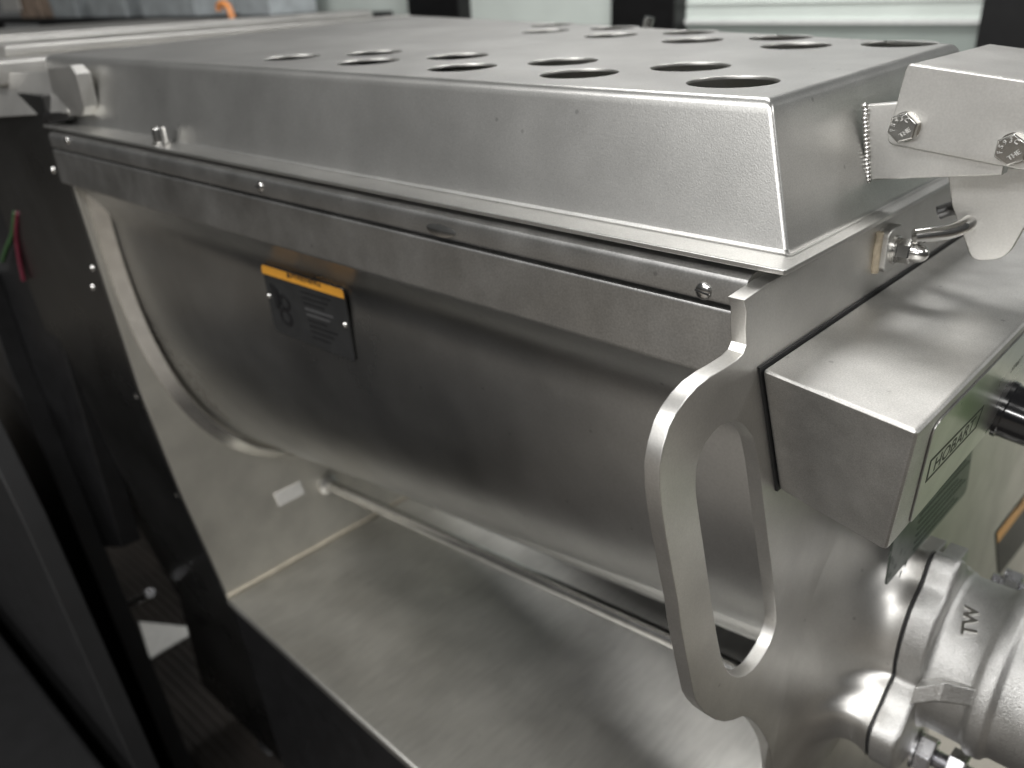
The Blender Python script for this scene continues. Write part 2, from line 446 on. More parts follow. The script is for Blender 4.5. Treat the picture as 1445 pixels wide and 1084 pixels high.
# ---- neck and flange of the grinder
AXY = Vector((.2049, -.3172)); XS = .033
NTH = 180
seam_px = ((1316,776),(1305,803),(1301,819),(1283,857),(1268,905),(1260,953),(1254,975),(1238,1000),(1227,1022),(1222,1045),(1222,1070))
pol = []
for p in seam_px:
    q = px(p, 0, XS); d = Vector((q.y, q.z))-AXY
    pol.append((math.atan2(d.y, d.x) % (2*math.pi), d.length))
pol.sort()
# the outline is alike when turned half round, so the visible half also gives the hidden one
tab = [(a, r) for a, r in pol if r > .04]
amin, amax = tab[0][0], tab[-1][0]
gap = 2*math.pi-(amax-amin)
tab += [((amax+gap*t) % (2*math.pi), r) for t, r in ((.14,.074),(.24,.058),(.45,.0575),(.6,.0575),(.82,.0575),(.92,.064))]
tab.sort()
def r_raw(th):
    th %= 2*math.pi
    T = [(tab[-1][0]-2*math.pi, tab[-1][1])]+tab+[(tab[0][0]+2*math.pi, tab[0][1])]
    for (a0, r0), (a1, r1) in zip(T, T[1:]):
        if a0 <= th <= a1: return r0+(r1-r0)*(th-a0)/max(a1-a0, 1e-6)
    return T[0][1]
ro = [r_raw(2*math.pi*k/NTH) for k in range(NTH)]
for _ in range(3): ro = [(ro[k-1]+2*ro[k]+ro[(k+1) % NTH])/4 for k in range(NTH)]
def rs(th): return ro[int(round(th/(2*math.pi)*NTH)) % NTH]
def ring_loop(X, f):
    return [(X, AXY.x+f(2*math.pi*k/NTH)*math.cos(2*math.pi*k/NTH), AXY.y+f(2*math.pi*k/NTH)*math.sin(2*math.pi*k/NTH)) for k in range(NTH)]
def loft(name, loops, cap0=True, cap1=True):
    V = [p for l in loops for p in l]; n = len(loops[0]); F = []
    for i in range(len(loops)-1):
        for k in range(n): F.append((i*n+k, i*n+(k+1) % n, (i+1)*n+(k+1) % n, (i+1)*n+k))
    if cap0: F.append(tuple(range(n))[::-1])
    if cap1: F.append(tuple((len(loops)-1)*n+k for k in range(n)))
    return pydata(name, V, F)
def neck():
    loops = []
    for i in range(25):
        s = i/24           # 0 plate .. 1 seam
        fil = .080*(1-math.sqrt(max(0, 1-(1-s)**2)))
        X = XP-.0008+(XS-XP)*s
        m = .25+.75*s
        def f(th, fil=fil, m=m): return (.060+(rs(th)-.060)*m)-.0008+fil
        loops.append(ring_loop(X, f))
    return loft('neck', loops)
NK = obj('neck', neck(), 'plate', MG, 60, wn=False)
obj('seam_gasket', loft('seam', [ring_loop(XS-.0002, lambda t: rs(t)-.0022), ring_loop(XS+.0016, lambda t: rs(t)-.0022)]), 'rubber', MG)
# ---- grinder head: cast flange with ears, then the barrel
RB = .0550
def head():
    loops = []
    for dx, g in ((.0014,-.0014),(.0022,0),(.0150,0),(.0168,-.0008),(.0180,-.0026)):
        loops.append(ring_loop(XS+dx, lambda t, g=g: rs(t)+g))
    for dx, r in ((.0182,RB+.0020),(.0195,RB+.0006),(.022,RB),(.034,RB-.0002),(.044,RB),(.0460,RB+.0010),(.0480,RB+.0034),(.0500,RB+.0042),(.0560,RB+.0042),(.0580,RB+.0034),(.060,RB+.0010),(.062,RB),(.085,RB),(.13,RB+.001)):
        loops.append(ring_loop(XS+dx, lambda t, r=r: r))
    return loft('grinder_head', loops)
GH = obj('grinder_head', head(), 'cast', MG, 38, wn=False)
# lugs on top, one on the neck and one on the head
lq = px((1330,778), 0, XS); ld = Vector((lq.y, lq.z))-AXY; la = math.atan2(ld.y, ld.x); lr = ld.length
def lug(x0, x1, parent, mat):
    o = basis((0, AXY.x+(lr-.004)*math.cos(la), AXY.y+(lr-.004)*math.sin(la)), (1,0,0), (0, math.cos(la), math.sin(la)))
    return obj('lug', box('lug', x0, x1, -.011, .011, -.018, .0075, .0015), mat, parent, 32, o)
lug(XS-.012, XS-.0004, NK, 'plate'); lug(XS+.0014, XS+.0135, GH, 'cast')
# gusset from the ear to the barrel
def on_barrel(p, r):
    d = ray(p).normalized(); t = .15
    while t < .8:
        q_ = CAM+d*t
        if (Vector((q_.y, q_.z))-AXY).length < r: return q_
        t += .0005
    return CAM+d*.35
def radial(q_, r):
    d = (Vector((q_.y, q_.z))-AXY).normalized()*r+AXY; return Vector((q_.x, d.x, d.y))
g0, g1, g2 = px((1290,970), 0, XS+.017), on_barrel((1332,962), RB+.013), on_barrel((1388,976), RB+.001)
top = [g0, g1, g2, radial(g2, RB-.012), radial(g0, RB-.012)]
down = Matrix.Rotation(math.radians(14), 4, 'X')
def turn(v):
    a_ = math.atan2(v.z-AXY.y, v.y-AXY.x)+math.radians(12); r_ = math.hypot(v.z-AXY.y, v.y-AXY.x)
    return Vector((v.x, AXY.x+r_*math.cos(a_), AXY.y+r_*math.sin(a_)))
V = top+[turn(v) for v in top]
F = [(0,1,2,3,4),(9,8,7,6,5)]+[(i, 5+i, 5+(i+1) % 5, (i+1) % 5) for i in range(5)]
gm = pydata('gusset', V, F); bevel_mesh(gm, .0014, 3)
obj('gusset', gm, 'cast', GH)
# studs, nuts
nq = px((1308,1064), 0, XS+.026); E1 = Vector((nq.y, nq.z))-AXY
E2 = -E1
def stud(e, parent, x0, x1, r=.0066):
    n = int((x1-x0)/.0008); prof = [(r if i % 2 else r*.84, x0+(x1-x0)*i/n) for i in range(n+1)]
    return obj('stud', lathe('stud', prof, 20), 'zinc', parent, 20, basis((0, AXY.x+e.x, AXY.y+e.y), (0,1,0), (1,0,0)))
def nut(e, parent, x0, h, r, rot=0):
    return obj('nut', bevel_mesh(hexnut(r, h), .0004, 1, 20), 'zinc', parent, 20, basis((x0, AXY.x+e.x, AXY.y+e.y), (0, math.cos(rot), math.sin(rot)), (1,0,0)))
eq = px((1437,832), 0, XS+.030); E2 = Vector((eq.y, eq.z))-AXY
for e, rt in ((E1, .5), (E2, .1)):
    stud(e, GH, XS+.010, XS+.056)
    obj('washer', lathe('washer', [(.0140,0),(.0140,.002)], 28), 'zinc', GH, 32, basis((XS+.0181, AXY.x+e.x, AXY.y+e.y), (0,1,0), (1,0,0)))
    nut(e, GH, XS+.0202, .011, .0135, rt); nut(e, GH, XS+.040, .011, .0135, rt+.3)
# raised foundry letters
tm = text_mesh('TW', .0125, .0016, .0002)
lq2 = px((1372,842), 0, XS+.032); dd = Vector((lq2.y, lq2.z))-AXY; a = math.atan2(dd.y, dd.x)
obj('cast_lettering', tm, 'edge', GH, 32, basis((XS+.032, AXY.x+RB*math.cos(a), AXY.y+RB*math.sin(a)), (-.25, math.sin(a), -math.cos(a)), (0, math.cos(a), math.sin(a))))

# ---- control box
GK = .0013
bx = [Vector(p) for p in ((XP+GK, .0319,-.1246),(.0541,.0147,-.1246),(.0541,.40,-.1246),(XP+GK,.38,-.1246),
                          (XP+GK, 0,-.0459),(.0666,-.0158,-.0459),(.0666,.42,-.0459),(XP+GK,.42,-.0459))]
CB = obj('control_box', hexa('control_box', bx, .0028, 3), 'box', MG, 25)
g = .0008
gs = [(.0319-g,-.1246-g),(.39,-.1246-g),(.42,-.0459+g),(0-g,-.0459+g)]
obj('gasket', sheet('gasket', [gs], lambda u,v,w: Vector((XP+w, u, v)), GK, 0), 'rubber', CB)
# faceplate on the sloping front
fo = bx[5].copy(); fv = (bx[5]-bx[1]); fv.y = 0; fv.normalize(); fn = Vector((0,1,0)).cross(fv).normalized()
if fn.x < 0: fn = -fn
def fuv(p, lift=0):
    q = pxplane(p, fo+fn*lift, fn); d = q-fo; return (d.y, d.dot(fv))
def fmap(lift): return lambda u,v,w: fo+Vector((0,1,0))*u+fv*v+fn*(lift+w)
c1 = fuv((1316,600)); c2 = fuv((1281,738))
vt, vb = c1[1], c2[1]
fl = rounded([(c2[0],vb),(.36,vb),(.36,vt),(c1[0],vt)], .006)
FC = obj('faceplate', sheet('faceplate', [fl], fmap(0.0002), .0009, .0003), 'face', CB)
hb = [fuv(p, .0011) for p in ((1305.5,682),(1377,604),(1389,571),(1313,650))]
def inset2(q, d):
    c = Vector((sum(a[0] for a in q)/4, sum(a[1] for a in q)/4)); out = []
    n = len(q)
    for i in range(n):
        p = Vector(q[i]); e1 = (Vector(q[i-1])-p).normalized(); e2 = (Vector(q[(i+1) % n])-p).normalized()
        s = abs(e1.x*e2.y-e1.y*e2.x); out.append(tuple(p+(e1+e2)*d/s))
    return out
obj('emblem_frame', sheet('emblem', [hb, inset2(hb, .0017)], fmap(.00112), .0001), 'ink', FC)
cen = Vector((sum(a[0] for a in hb)/4, sum(a[1] for a in hb)/4))
wid = Vector(hb[1])-Vector(hb[0]); hgt = (Vector(hb[3])-Vector(hb[0]))
tm = text_mesh('HOBART', 1, .0, .020)
xs = [v.co.x for v in tm.vertices]; ys = [v.co.y for v in tm.vertices]
ang = math.atan2(wid.y, wid.x)
x0, x1, y0, y1 = min(xs), max(xs), min(ys), max(ys)
for v in tm.vertices:
    a_ = .115+.77*(v.co.x-x0)/(x1-x0); b_ = .20+.60*(v.co.y-y0)/(y1-y0)
    P = (Vector(hb[0])*(1-a_)+Vector(hb[1])*a_)*(1-b_)+(Vector(hb[3])*(1-a_)+Vector(hb[2])*a_)*b_
    v.co = fmap(.00116)(P.x, P.y, 0)
obj('brand_lettering', tm, 'ink', FC, 32)
# knob
kq = fuv((1408,590), .001)
kc = fmap(.0011)(kq[0]+.0035, kq[1]+.005, 0)
KN = obj('knob', lathe('knob', [(.0165,0),(.0165,.0022),(.0156,.0030),(.0150,.017),(.0142,.0200),(.012,.0215),(0,.0218)], 40), 'knob', CB, 40, basis(kc, (0,1,0), fn))
tq = fuv((1431,518), .001)
tm = text_mesh('START', .0062, 0, .0001)
obj('switch_lettering', tm, 'ink', FC, 32, basis(fmap(.00116)(tq[0]+.004, tq[1], 0), (0,1,0), fn))

# ---- instruction plate under the box and warning plate beside it (on the front plate)
def plate_on_front(name, pts, mat, lift=.0, th=.0012, r=.004):
    q = [(px(p,0,XP).y, px(p,0,XP).z) for p in pts]
    return obj(name, sheet(name, [rounded(q, r)], lambda u,v,w: Vector((XP+.0003+lift+w, u, v)), th, .0003), mat, FP)
XI = .026
gq = [(px(p,0,XI).y, px(p,0,XI).z) for p in ((1250,828),(1364,694),(1361,650))]
gq = [(gq[0][0]-.004, -.1256), gq[0], gq[1], (gq[2][0], -.1256)]
GP = obj('instruction_plate', sheet('ip', [rounded(gq, [.0005,.004,.006,.0005])], lambda u,v,w: Vector((XI-.0012+w, u, v)), .0012, .0003), 'green', CB)
e0, e1 = Vector(gq[1]), Vector(gq[2])
for k in range(1, 9):
    a_ = e0*.72+e1*.28+Vector((0, .0052*k)); b_ = e0*.08+e1*.92+Vector((-.01*(k % 3), .0052*k))
    obj('print_line', tube('pl', [(XI-.0002, a_.x, a_.y), (XI-.0002, b_.x, b_.y)], .0006, 6), 'print_reflection', GP)
random.seed(3)
for k in range(10):
    p = px((1254+random.uniform(0,24), 812-random.uniform(0,36)), 0, XI)
    m = lathe('mk', [(1,0),(0,.02)], 9); m.transform(Matrix.Diagonal((random.uniform(.001,.0025),random.uniform(.0015,.0035),.001,1)))
    obj('pattern_mark', m, 'print_reflection', GP, 32, basis(p+Vector((.0002,0,0)), (0,1,random.uniform(-1,1)), (1,0,0)))
WPt = ((1404,752),(1408,812),(1500,694),(1500,628))
WP = plate_on_front('warning_plate', WPt, 'dark')
a, b = Vector(WPt[0]), Vector(WPt[3])
dn = Vector((.6,14))
plate_pts = [tuple(a+Vector((1,0))), tuple(a+dn+Vector((1,0))), tuple(b+dn), tuple(b)]
q = [(px(p,0,XP).y, px(p,0,XP).z) for p in plate_pts]
hd = obj('warning_header', sheet('wh', [q], lambda u,v,w: Vector((XP+.0016+w, u, v)), .0003), 'orange', WP)
tm = text_mesh('WARNING', .0075, 0, .00015)
tp = px((1437,712), 0, XP)
obj('warning_lettering', tm, 'ink', WP, 32, basis(tp+Vector((.0022,0,0)), Vector((0,q[3][0]-q[0][0], q[3][1]-q[0][1])), (1,0,0)))

# ---- lid
KT = .02
HT = .0632
def ztop(y): return HT+KT*(y-.035)
pn = Vector((0,-KT,1)).normalized(); po = Vector((0,.035,HT))
def lidpx(p): return pxplane(p, po, pn)
fr = lidpx((1401,62)); flc = lidpx((590,17))
topq = [Vector((-.0305,.034)), Vector((-.0315, fr.y)), Vector((-.845, .545)), Vector((-.843,.034))]
botq = [Vector((-.0092,.0210)), Vector((-.0092, fr.y+.012)), Vector((-.860,.56)), Vector((-.860,.0210))]
def offs(q, d):
    """shrink quad by d"""
    out = []
    n = len(q); c = sum(q, Vector((0,0)))/n
    for i in range(n):
        p = q[i]; e1 = (q[i-1]-p).normalized(); e2 = (q[(i+1) % n]-p).normalized()
        s = abs(e1.x*e2.y-e1.y*e2.x); out.append(p+(e1+e2)*d/s)
    return out
def lid_ring(q, r): return rounded([tuple(p) for p in q], r, 5)
def lidmesh():
    loops = []
    zt = lambda y, f: f*(ztop(y))
    # fillet at the foot, flat skirt, rolled top edge
    spec = []
    for f, d in ((0,-.0012),(.008,-.0005),(.022,0)): spec.append((f, d))
    rings = []
    def quad(t, d): return offs([b*(1-t)+a*t for a, b in zip(topq, botq)], d)
    for t, d in ((0.0,-.0025),(.012,-.0009),(.04,0),(.30,0),(.60,0),(.90,0)): rings.append((t, d, t))
    R = .0050
    for k in range(1, 7):
        ph = math.pi/2*k/6
        # skirt is at t=.92 -> roll over by R
        rings.append((.92+.08*math.sin(ph), .0042*(1-math.cos(ph))-.0, .92+.08*math.sin(ph)))
    V = []; n = None; F = []
    for t, d, zf in rings:
        lp = lid_ring(quad(t, d), .0022); n = len(lp)
        for x, y in lp: V.append((x, y, max(.0012, ztop(y)*zf)))
    for i in range(len(rings)-1):
        for k in range(n): F.append((i*n+k, i*n+(k+1) % n, (i+1)*n+(k+1) % n, (i+1)*n+k))
    top = V[-n:]
    return pydata('lid', V, F), [(p[0], p[1]) for p in top]
lm, toploop = lidmesh()
# feed holes, punched in two double rows
H = [[(412,81),(520,87),(652,95),(817,103.5),(1034,115)], [(528,74.5),(646,79.5),(794,87),(974,94)],
     [(769,44),(862,50),(977,57),(1123,64.5)], [(779,35),(867,39.5),(974,45.5),(1102,53),(1269,61.5)]]
holes = []
for r_ in H:
    for p in r_:
        q = lidpx(p); holes.append((q.x, q.y))
HR = .0225
RIM = .0006
loops = [toploop]
tsheet = sheet('lid_top', [toploop]+[circ(x, y, HR+RIM, 48) for x, y in holes], lambda u,v,w: Vector((u, v, ztop(v)-.0015+w)), .0015)
LID = obj('lid', join([lm, tsheet], 'lid'), 'lid', MG, 30)
for p in LID.data.polygons: pass

for x, y in holes:
    V = []; F = []; n = 48
    prof = [(HR+RIM,0),(HR+RIM*.6,-.00005),(HR+.0001,-.0003),(HR,-.0006),(HR,-.0016),(HR+RIM,-.0016),(HR+RIM,-.0015)]
    for r, dz in prof:
        for k in range(n):
            th = 2*math.pi*k/n; yy = y+r*math.sin(th); V.append((x+r*math.cos(th), yy, ztop(yy)+dz))
    for i in range(len(prof)-1):
        for k in range(n): F.append((i*n+k, i*n+(k+1) % n, (i+1)*n+(k+1) % n, (i+1)*n+k))
    obj('hole_rim', pydata('hole_rim', V, F), 'plate', LID, 40)

fq = [(0,0),(0, fr.y+.024),(-.868,.575),(-.868,.07),(-.802,0)]
inner = [tuple(p) for p in offs(botq, .004)]
obj('lid_flange', sheet('lid_flange', [rounded(fq, .002, 3), inner], lambda u,v,w: Vector((u, v, -.0016+w)), .0026, .0006), 'lid', LID)
# stud with bushing on the flange
q = px((228,203), 2, .0012)
S = obj('flange_stud', lathe('stud', [(.0075,0),(.0075,.0014),(.0058,.0020),(.0056,.0120),(.0048,.0135),(0,.0137)], 24), 'bright', LID, 40, Matrix.Translation(q))
# ---- hinge at the grinder end of the lid
YB = .112
def by(p, y=YB): q_ = px(p, 1, y); return (q_.x, q_.z)
br = [by(p) for p in ((1250,203),(1258,160),(1280,89),(1470,120),(1456,240),(1425,240))]
br = [br[0], br[2], (br[3][0]+.01, br[3][1]-.0005), (br[4][0]+.012, br[4][1]-.002)]
HB = obj('hinge_bracket', sheet('hinge_side', [rounded(br, [.004,.003,.004,.004])], lambda u,v,w: Vector((u, YB+w, v)), .003, .0008), 'plate', LID)
def top_strip():
    p0, p1 = Vector((br[1][0], 0, br[1][1])), Vector((br[2][0], 0, br[2][1]))
    d = (p1-p0).normalized(); n = Vector((-d.z, 0, d.x)); 
    p0 = p0+d*.0025
    prof = []
    for k in range(7):
        ph = math.pi/2*k/6; prof.append((YB+.0042-.0042*math.sin(ph) if False else YB+.0045*(1-math.sin(ph)), .0045*(math.cos(ph)-1)))
    prof = [(YB+.0045*(1-math.sin(ph)), -.0045*(1-math.cos(ph))) for ph in [math.pi/2*(1-k/6) for k in range(7)]]
    outer = prof+[(.226, 0.0)]
    inn = [(.226, -.003)]+[(YB+.0045-.0015*math.sin(ph)+0.0, -.0045+.0015*math.cos(ph)) for ph in [math.pi/2*k/6 for k in range(7)]]
    P = outer+inn; V = []
    for q0 in (p0, p1):
        for y, h in P: V.append(q0+n*h+Vector((0,y,0)))
    m = len(P)
    F = [(i, (i+1) % m, m+(i+1) % m, m+i) for i in range(m)]+[tuple(range(m))[::-1], tuple(range(m, 2*m))]
    return pydata('hinge_top', V, F)
# lower the side a little under the rolled edge
obj('hinge_cover', top_strip(), 'plate', LID, 40)
# tab welded on the skirt
tb = [by(p, .1245) for p in ((1234,250),(1231,146),(1262,139))]+[(.045,.050),(.045,.0245)]
TB = obj('hinge_tab', sheet('tab', [[tb[0],tb[1],(tb[2][0]+.01,tb[2][1]),tb[3],tb[4]]], lambda u,v,w: Vector((u, .1155+w, v)), .009, .0008), 'plate', LID)
wpts = []
b0, b1 = Vector((tb[0][0], .1135, tb[0][1])), Vector((tb[1][0], .1135, tb[1][1]))
bm = bmesh.new()
for k in range(19):
    t = k/18; c = b0*(1-t)+b1*t
    bmesh.ops.create_icosphere(bm, subdivisions=2, radius=.00165, matrix=Matrix.Translation(c+Vector((.0005+random.uniform(-.0003,.0003),.0012,0))) @ Matrix.Diagonal((1,1,.95,1)))
me = bpy.data.meshes.new('weld'); bm.to_mesh(me); bm.free()
obj('weld_bead', me, 'bright', LID, 60)
def bolt(p, y, r, parent, rot):
    c = px(p, 1, y-.003)
    B = obj('bolt', join([bevel_mesh(hexnut(r, .0052, .14), .0003, 1, 20), lathe('w', [(r*.98,-.0006),(r*.98,.0002)], 24)], 'bolt'), 'edge', parent, 20, basis(Vector((c.x, y, c.z)), (math.cos(rot),0,math.sin(rot)), (0,-1,0)))
    for s, ang, rad in (('THE', 0, r*.42),):
        t1 = text_mesh(s, r*.42, .0004, .0)
        obj('head_marking', t1, 'cast', B, 32, basis(Vector((c.x, y-.00535, c.z)), (1,0,.9), (0,-1,0)) @ Matrix.Translation((0,-r*.38,0)))
    for k, ch in enumerate('F593C'):
        t1 = text_mesh(ch, r*.40, .0004)
        aa = math.radians(155-33*k)
        obj('head_marking', t1, 'cast', B, 32, basis(Vector((c.x, y-.00535, c.z)), (1,0,.9), (0,-1,0)) @ Matrix.Rotation(aa-math.pi/2, 4, 'Z') @ Matrix.Translation((0, r*.58, 0)))
    return B
bolt((1275,180), YB, .0072, LID, .35); bolt((1428,211), YB, .0072, LID, .5)
# latch plate hanging behind the bracket, and bent rod
lp = [by(p, .150) for p in ((1338,246),(1384,366),(1450,300),(1452,240))]
lp = [(lp[0][0]-.002, lp[0][1]+.02), lp[0], lp[1], (lp[2][0], lp[2][1]), (lp[3][0]+.01, lp[3][1]+.02)]
obj('latch_plate', sheet('latch', [rounded([by((1336,236), .15), by((1343,290), .15), by((1372,368), .15), by((1420,366), .15), by((1452,310), .15), by((1460,236), .15)], [.001,.01,.006,.014,.02,.001])],
    lambda u,v,w: Vector((u, .15+w, v)), .003, .0006), 'plate', LID)
rp = [px((1262,349), 1, .122), px((1290,334), 1, .128), px((1312,331), 1, .133), px((1340,327), 1, .14), px((1362,318), 1, .147), px((1372,308), 1, .156)]
def catmull(P, n=8):
    P = [Vector(p) for p in P]; out = []
    for i in range(len(P)-1):
        p0, p1, p2, p3 = P[max(i-1,0)], P[i], P[i+1], P[min(i+2, len(P)-1)]
        for k in range(n):
            t = k/n; out.append(.5*((2*p1)+(p2-p0)*t+(2*p0-5*p1+4*p2-p3)*t*t+(3*p1-p0-3*p2+p3)*t**3))
    return out+[P[-1]]
obj('hinge_rod', tube('hr', catmull(rp[1:]), .0040, 16), 'bright', MG)
obj('hinge_rod', tube('hr', catmull([px((1325,300), 1, .17), px((1345,294), 1, .17), px((1358,296), 1, .165), px((1366,306), 1, .158)]), .0038, 14), 'housing', MG)
# acorn nut with washer and lug plate on the front plate, by the flange
q = px((1245,352), 0, XP)
LG = obj('hinge_lug', bevel_mesh(sheet('lugp', [rounded([(q.y-.010,q.z-.010),(q.y+.010,q.z-.010),(q.y+.010,q.z+.013),(q.y-.010,q.z+.013)], .005)], lambda u,v,w: Vector((XP+.0001+w, u, v)), .006, .0008), .0001), 'plate', MG)
obj('sealant_bead', tube('sb', [(XP+.001, q.y-.0105, q.z+.012), (XP+.001, q.y-.0108, q.z), (XP+.001, q.y-.009, q.z-.010)], .0022, 10), 'rust', LG)
q2 = Vector((XP+.006, q.y, q.z+.001))
obj('washer', lathe('w', [(.0075,0),(.0075,.0016),(.0066,.0017),(.0066,.003)], 28), 'bright', LG, 32, basis(q2, (0,1,0), (1,0,0)))
obj('acorn_nut', join([lathe('h', [(.0062,.003),(.0064,.0034),(.0064,.0088),(.0056,.0095)], 6), lathe('d', [(.0050,.0090),(.0050,.0120),(.0044,.0146),(.0030,.0166),(.0014,.0175),(0,.0177)], 24)], 'acorn'), 'bright', LG, 30, basis(q2, (0,1,.3), (1,0,0)))

# ---- bracket at the far end of the lid
ya = .020
def lb(p, y=ya): q_ = px(p, 1, y); return (q_.x, q_.z)
ps = [lb(p, .016) for p in ((86,163),(72,96),(104,92),(114,104),(125,150),(121,163))]
obj('latch_pad', sheet('pad', [ps], lambda u,v,w: Vector((u, .012+w, v)), .013, .001), 'plate', LID)
c_ = [px((84,101),1,.009), px((98,160),1,.009), px((98,160),1,.009)+Vector((-.012,-.035,0)), px((84,101),1,.009)+Vector((-.012,-.035,0))]
V = [px((84,100),1,.020), px((97,160),1,.0110), px((-40,168),1,-.022), px((-40,106),1,-.008)]
V2 = [v+Vector((-.004,.004,0)) for v in V]
obj('latch_arm', hexa('arm', V2+V, .0008, 1), 'plate', LID)
V = [px((60,160),1,.0), px((97,158),1,.012), px((97,170),1,.012), px((60,175),1,.0)]
V2 = [v+Vector((-.01,.012,0)) for v in V]
obj('latch_block', hexa('blk', V2+V, .001, 1), 'black', LID)
# end cover strips beyond the lid
obj('rear_cover', box('rc', -1.05, -.872, -.012, .60, .035, .060, .004), 'plate', MG)
obj('cover_ridge', box('rr', -.945, -.915, .02, .60, .0602, .072, .003), 'plate', MG)
obj('cover_ridge', box('rr', -1.045, -1.01, .0, .60, .0602, .076, .003), 'plate', MG)
# upright lever behind the lid
q = px((912,30), 1, .50)
obj('lid_lever', tube('lv', [q+Vector((0,0,-.10)), q+Vector((0,0,-.01)), q+Vector((.004,0,.004))], .0055, 14), 'bright', MG)

# ---- warning plate on the trough
def trough_hit(p):
    r = ray(p).normalized(); t0, t1 = .3, .9
    def g_(t):
        q_ = CAM+r*t; return q_.y - trough_y(q_.x, q_.z)
    for _ in range(60):
        tm_ = (t0+t1)/2
        if g_(tm_) < 0: t0 = tm_
        else: t1 = tm_
    return CAM+r*t0
wc = [trough_hit(p) for p in ((368,372),(484,408),(501,512),(388,466))]
wx = ((wc[1]-wc[0])+(wc[2]-wc[3])).normalized(); wy = ((wc[0]-wc[3])+(wc[1]-wc[2])).normalized()
wn = wx.cross(wy).normalized()
if wn.y > 0: wn = -wn
wo = sum(wc, Vector())/4 + wn*.0022
wy = wn.cross(wx) if wn.cross(wx).z > 0 else -wn.cross(wx)
WW = (wc[1]-wc[0]).length; WH = (wc[0]-wc[3]).length
def wuv(p): 
    q_ = pxplane(p, wo, wn)-wo; return (q_.dot(wx), q_.dot(wy))
def wmap(l): return lambda u,v,w: wo+wx*u+wy*v+wn*(l+w)
wq = [wuv(p) for p in ((388,466),(501,512),(484,408),(368,372))]
WL = obj('warning_label', sheet('wl', [rounded(wq, .005)], wmap(-.002), .002, .0005), 'dark', MG)
wq2 = [wuv(p) for p in ((370.5,385),(486,421.5),(484,409),(369,373))]
obj('warning_header', sheet('wh', [rounded(wq2, [.0005,.0005,.004,.004])], wmap(.0001), .0003), 'orange', WL)
ctr = wuv((431,394)); dirx = Vector(wq2[1])-Vector(wq2[0])
wm = basis(wmap(.0006)(ctr[0], ctr[1], 0), wx*dirx.x+wy*dirx.y, wn)
obj('warning_lettering', text_mesh('▲ WARNING' if False else 'WARNING', .0085, 0, .0002), 'ink', WL, 32, wm)
tri = [(-.0265,-.003),(-.0205,-.003),(-.0235,.003)]
obj('warning_triangle', sheet('tri', [tri], lambda u,v,w: wm @ Vector((u,v,w)), .0001), 'ink', WL)
for p, r in (((402,427), .0075), ((404,447), .0088)):
    c = wuv(p)
    obj('gear_pictogram', sheet('gp', [circ(c[0], c[1], r, 28), circ(c[0], c[1], r*.62, 28)], wmap(.0002), .0003), 'darkprint', WL)
hp = [wuv(p) for p in ((379,398),(388,403),(394,415),(396,432),(391,436),(389,422),(384,409))]
obj('hand_pictogram', sheet('hand', [smooth_loop(hp, 2)], wmap(.0006), .0003), 'darkprint', WL)
for k in range(9):
    a0 = wuv((424+k*2.2, 411+k*8.0)); b0_ = wuv((466-(k % 3)*6+k*1.6, 424+k*8.0-(k % 3)*2))
    d_ = (Vector(b0_)-Vector(a0)).normalized(); n_ = Vector((-d_.y, d_.x))*.0007
    lpz = [tuple(Vector(a0)-n_), tuple(Vector(b0_)-n_), tuple(Vector(b0_)+n_), tuple(Vector(a0)+n_)]
    obj('print_line', sheet('pl', [lpz], wmap(.0002), .0002), 'greyprint' if k in (3,4) else 'darkprint', WL)
for p in ((380,418), (487,459)):
    c = wuv(p)
    obj('rivet', lathe('rv', [(.0026,0),(.0022,.001),(.0012,.0016),(0,.0018)], 16), 'bright', WL, 60, basis(wmap(0)(c[0], c[1], 0), wx, wn))

# ================================================================== background
# a second machine's stainless cover beyond the rear housing
BM = thing('steel_worktable', 'stainless steel table with raised edge standing beyond the mixer grinder', 'table', (-1.75, .9, ZF))
obj('table_top', box('tt', -2.3, -1.30, -.05, .86, .036, .056, .004), 'plate', BM)
obj('raised_edge', box('te', -1.40, -1.34, -.05, .86, .0562, .070, .004), 'plate', BM)
obj('apron', box('ta', -2.25, -1.33, .0, .82, -.10, .0358, .004), 'housing', BM)
for x, y in ((-2.22,.03),(-1.36,.03),(-2.22,.79),(-1.36,.79)):
    obj('leg', box('leg', x-.02, x+.02, y-.02, y+.02, ZF, -.1002, .003), 'plate', BM)
# orange hook standing on it
M['hook'] = plain('orange_plastic', (.75,.30,.10), .35, 0, .08)
hk = [px(p, 1, .95) for p in ((329,30),(326,20),(322,10),(315,5),(309,8),(310,16))]
tag(obj('hook', tube('hook', catmull(hk), .0085, 14), 'hook', None), 'orange curved plastic hook behind the steel table edge', 'hook')

# glazed partition with black posts
YW = 2.0
M['frost'] = plain('pale_green_frosted_panel', (.80,.87,.82), .35, 0, .06, 6)
M['frost_lower'] = plain('grey_green_panel', (.40,.45,.42), .4, 0, .06, 6)
M['clear'] = plain('pale_grey_plastic', (.20,.22,.23), .25, 0, .25, 30)
M['whitebar'] = plain('white_bar', (.82,.84,.82), .4, 0, .04)
GPn = thing('glazed_partition', 'black framed partition with pale green frosted panels behind the lid', 'partition', (-1.5, YW, ZF))
ZG = .21
M['dark_upper_pane'] = plain('added_dark_pane', (.05,.06,.06), .15, 0, .1, 6)  # upper panes out of view, added dark for the lid top to reflect
def wallx(p): return px(p, 1, YW).x
posts = [((2900,40),(3000,40)),((1391,40),(1470,40)),((878,15),(968,15)),((592,8),(664,8)),((386,8),(440,8)),((281,8),(303,8)),((183,8),(198,8)),((112,8),(126,8)),((61,8),(71,8))]
PX = []
for a, b in posts:
    x0, x1 = wallx(a), wallx(b); PX.append((x0, x1))
    obj('post', box('post', x0, x1, YW-.06, YW+.02, ZF, 1.5, .004), 'black', GPn)
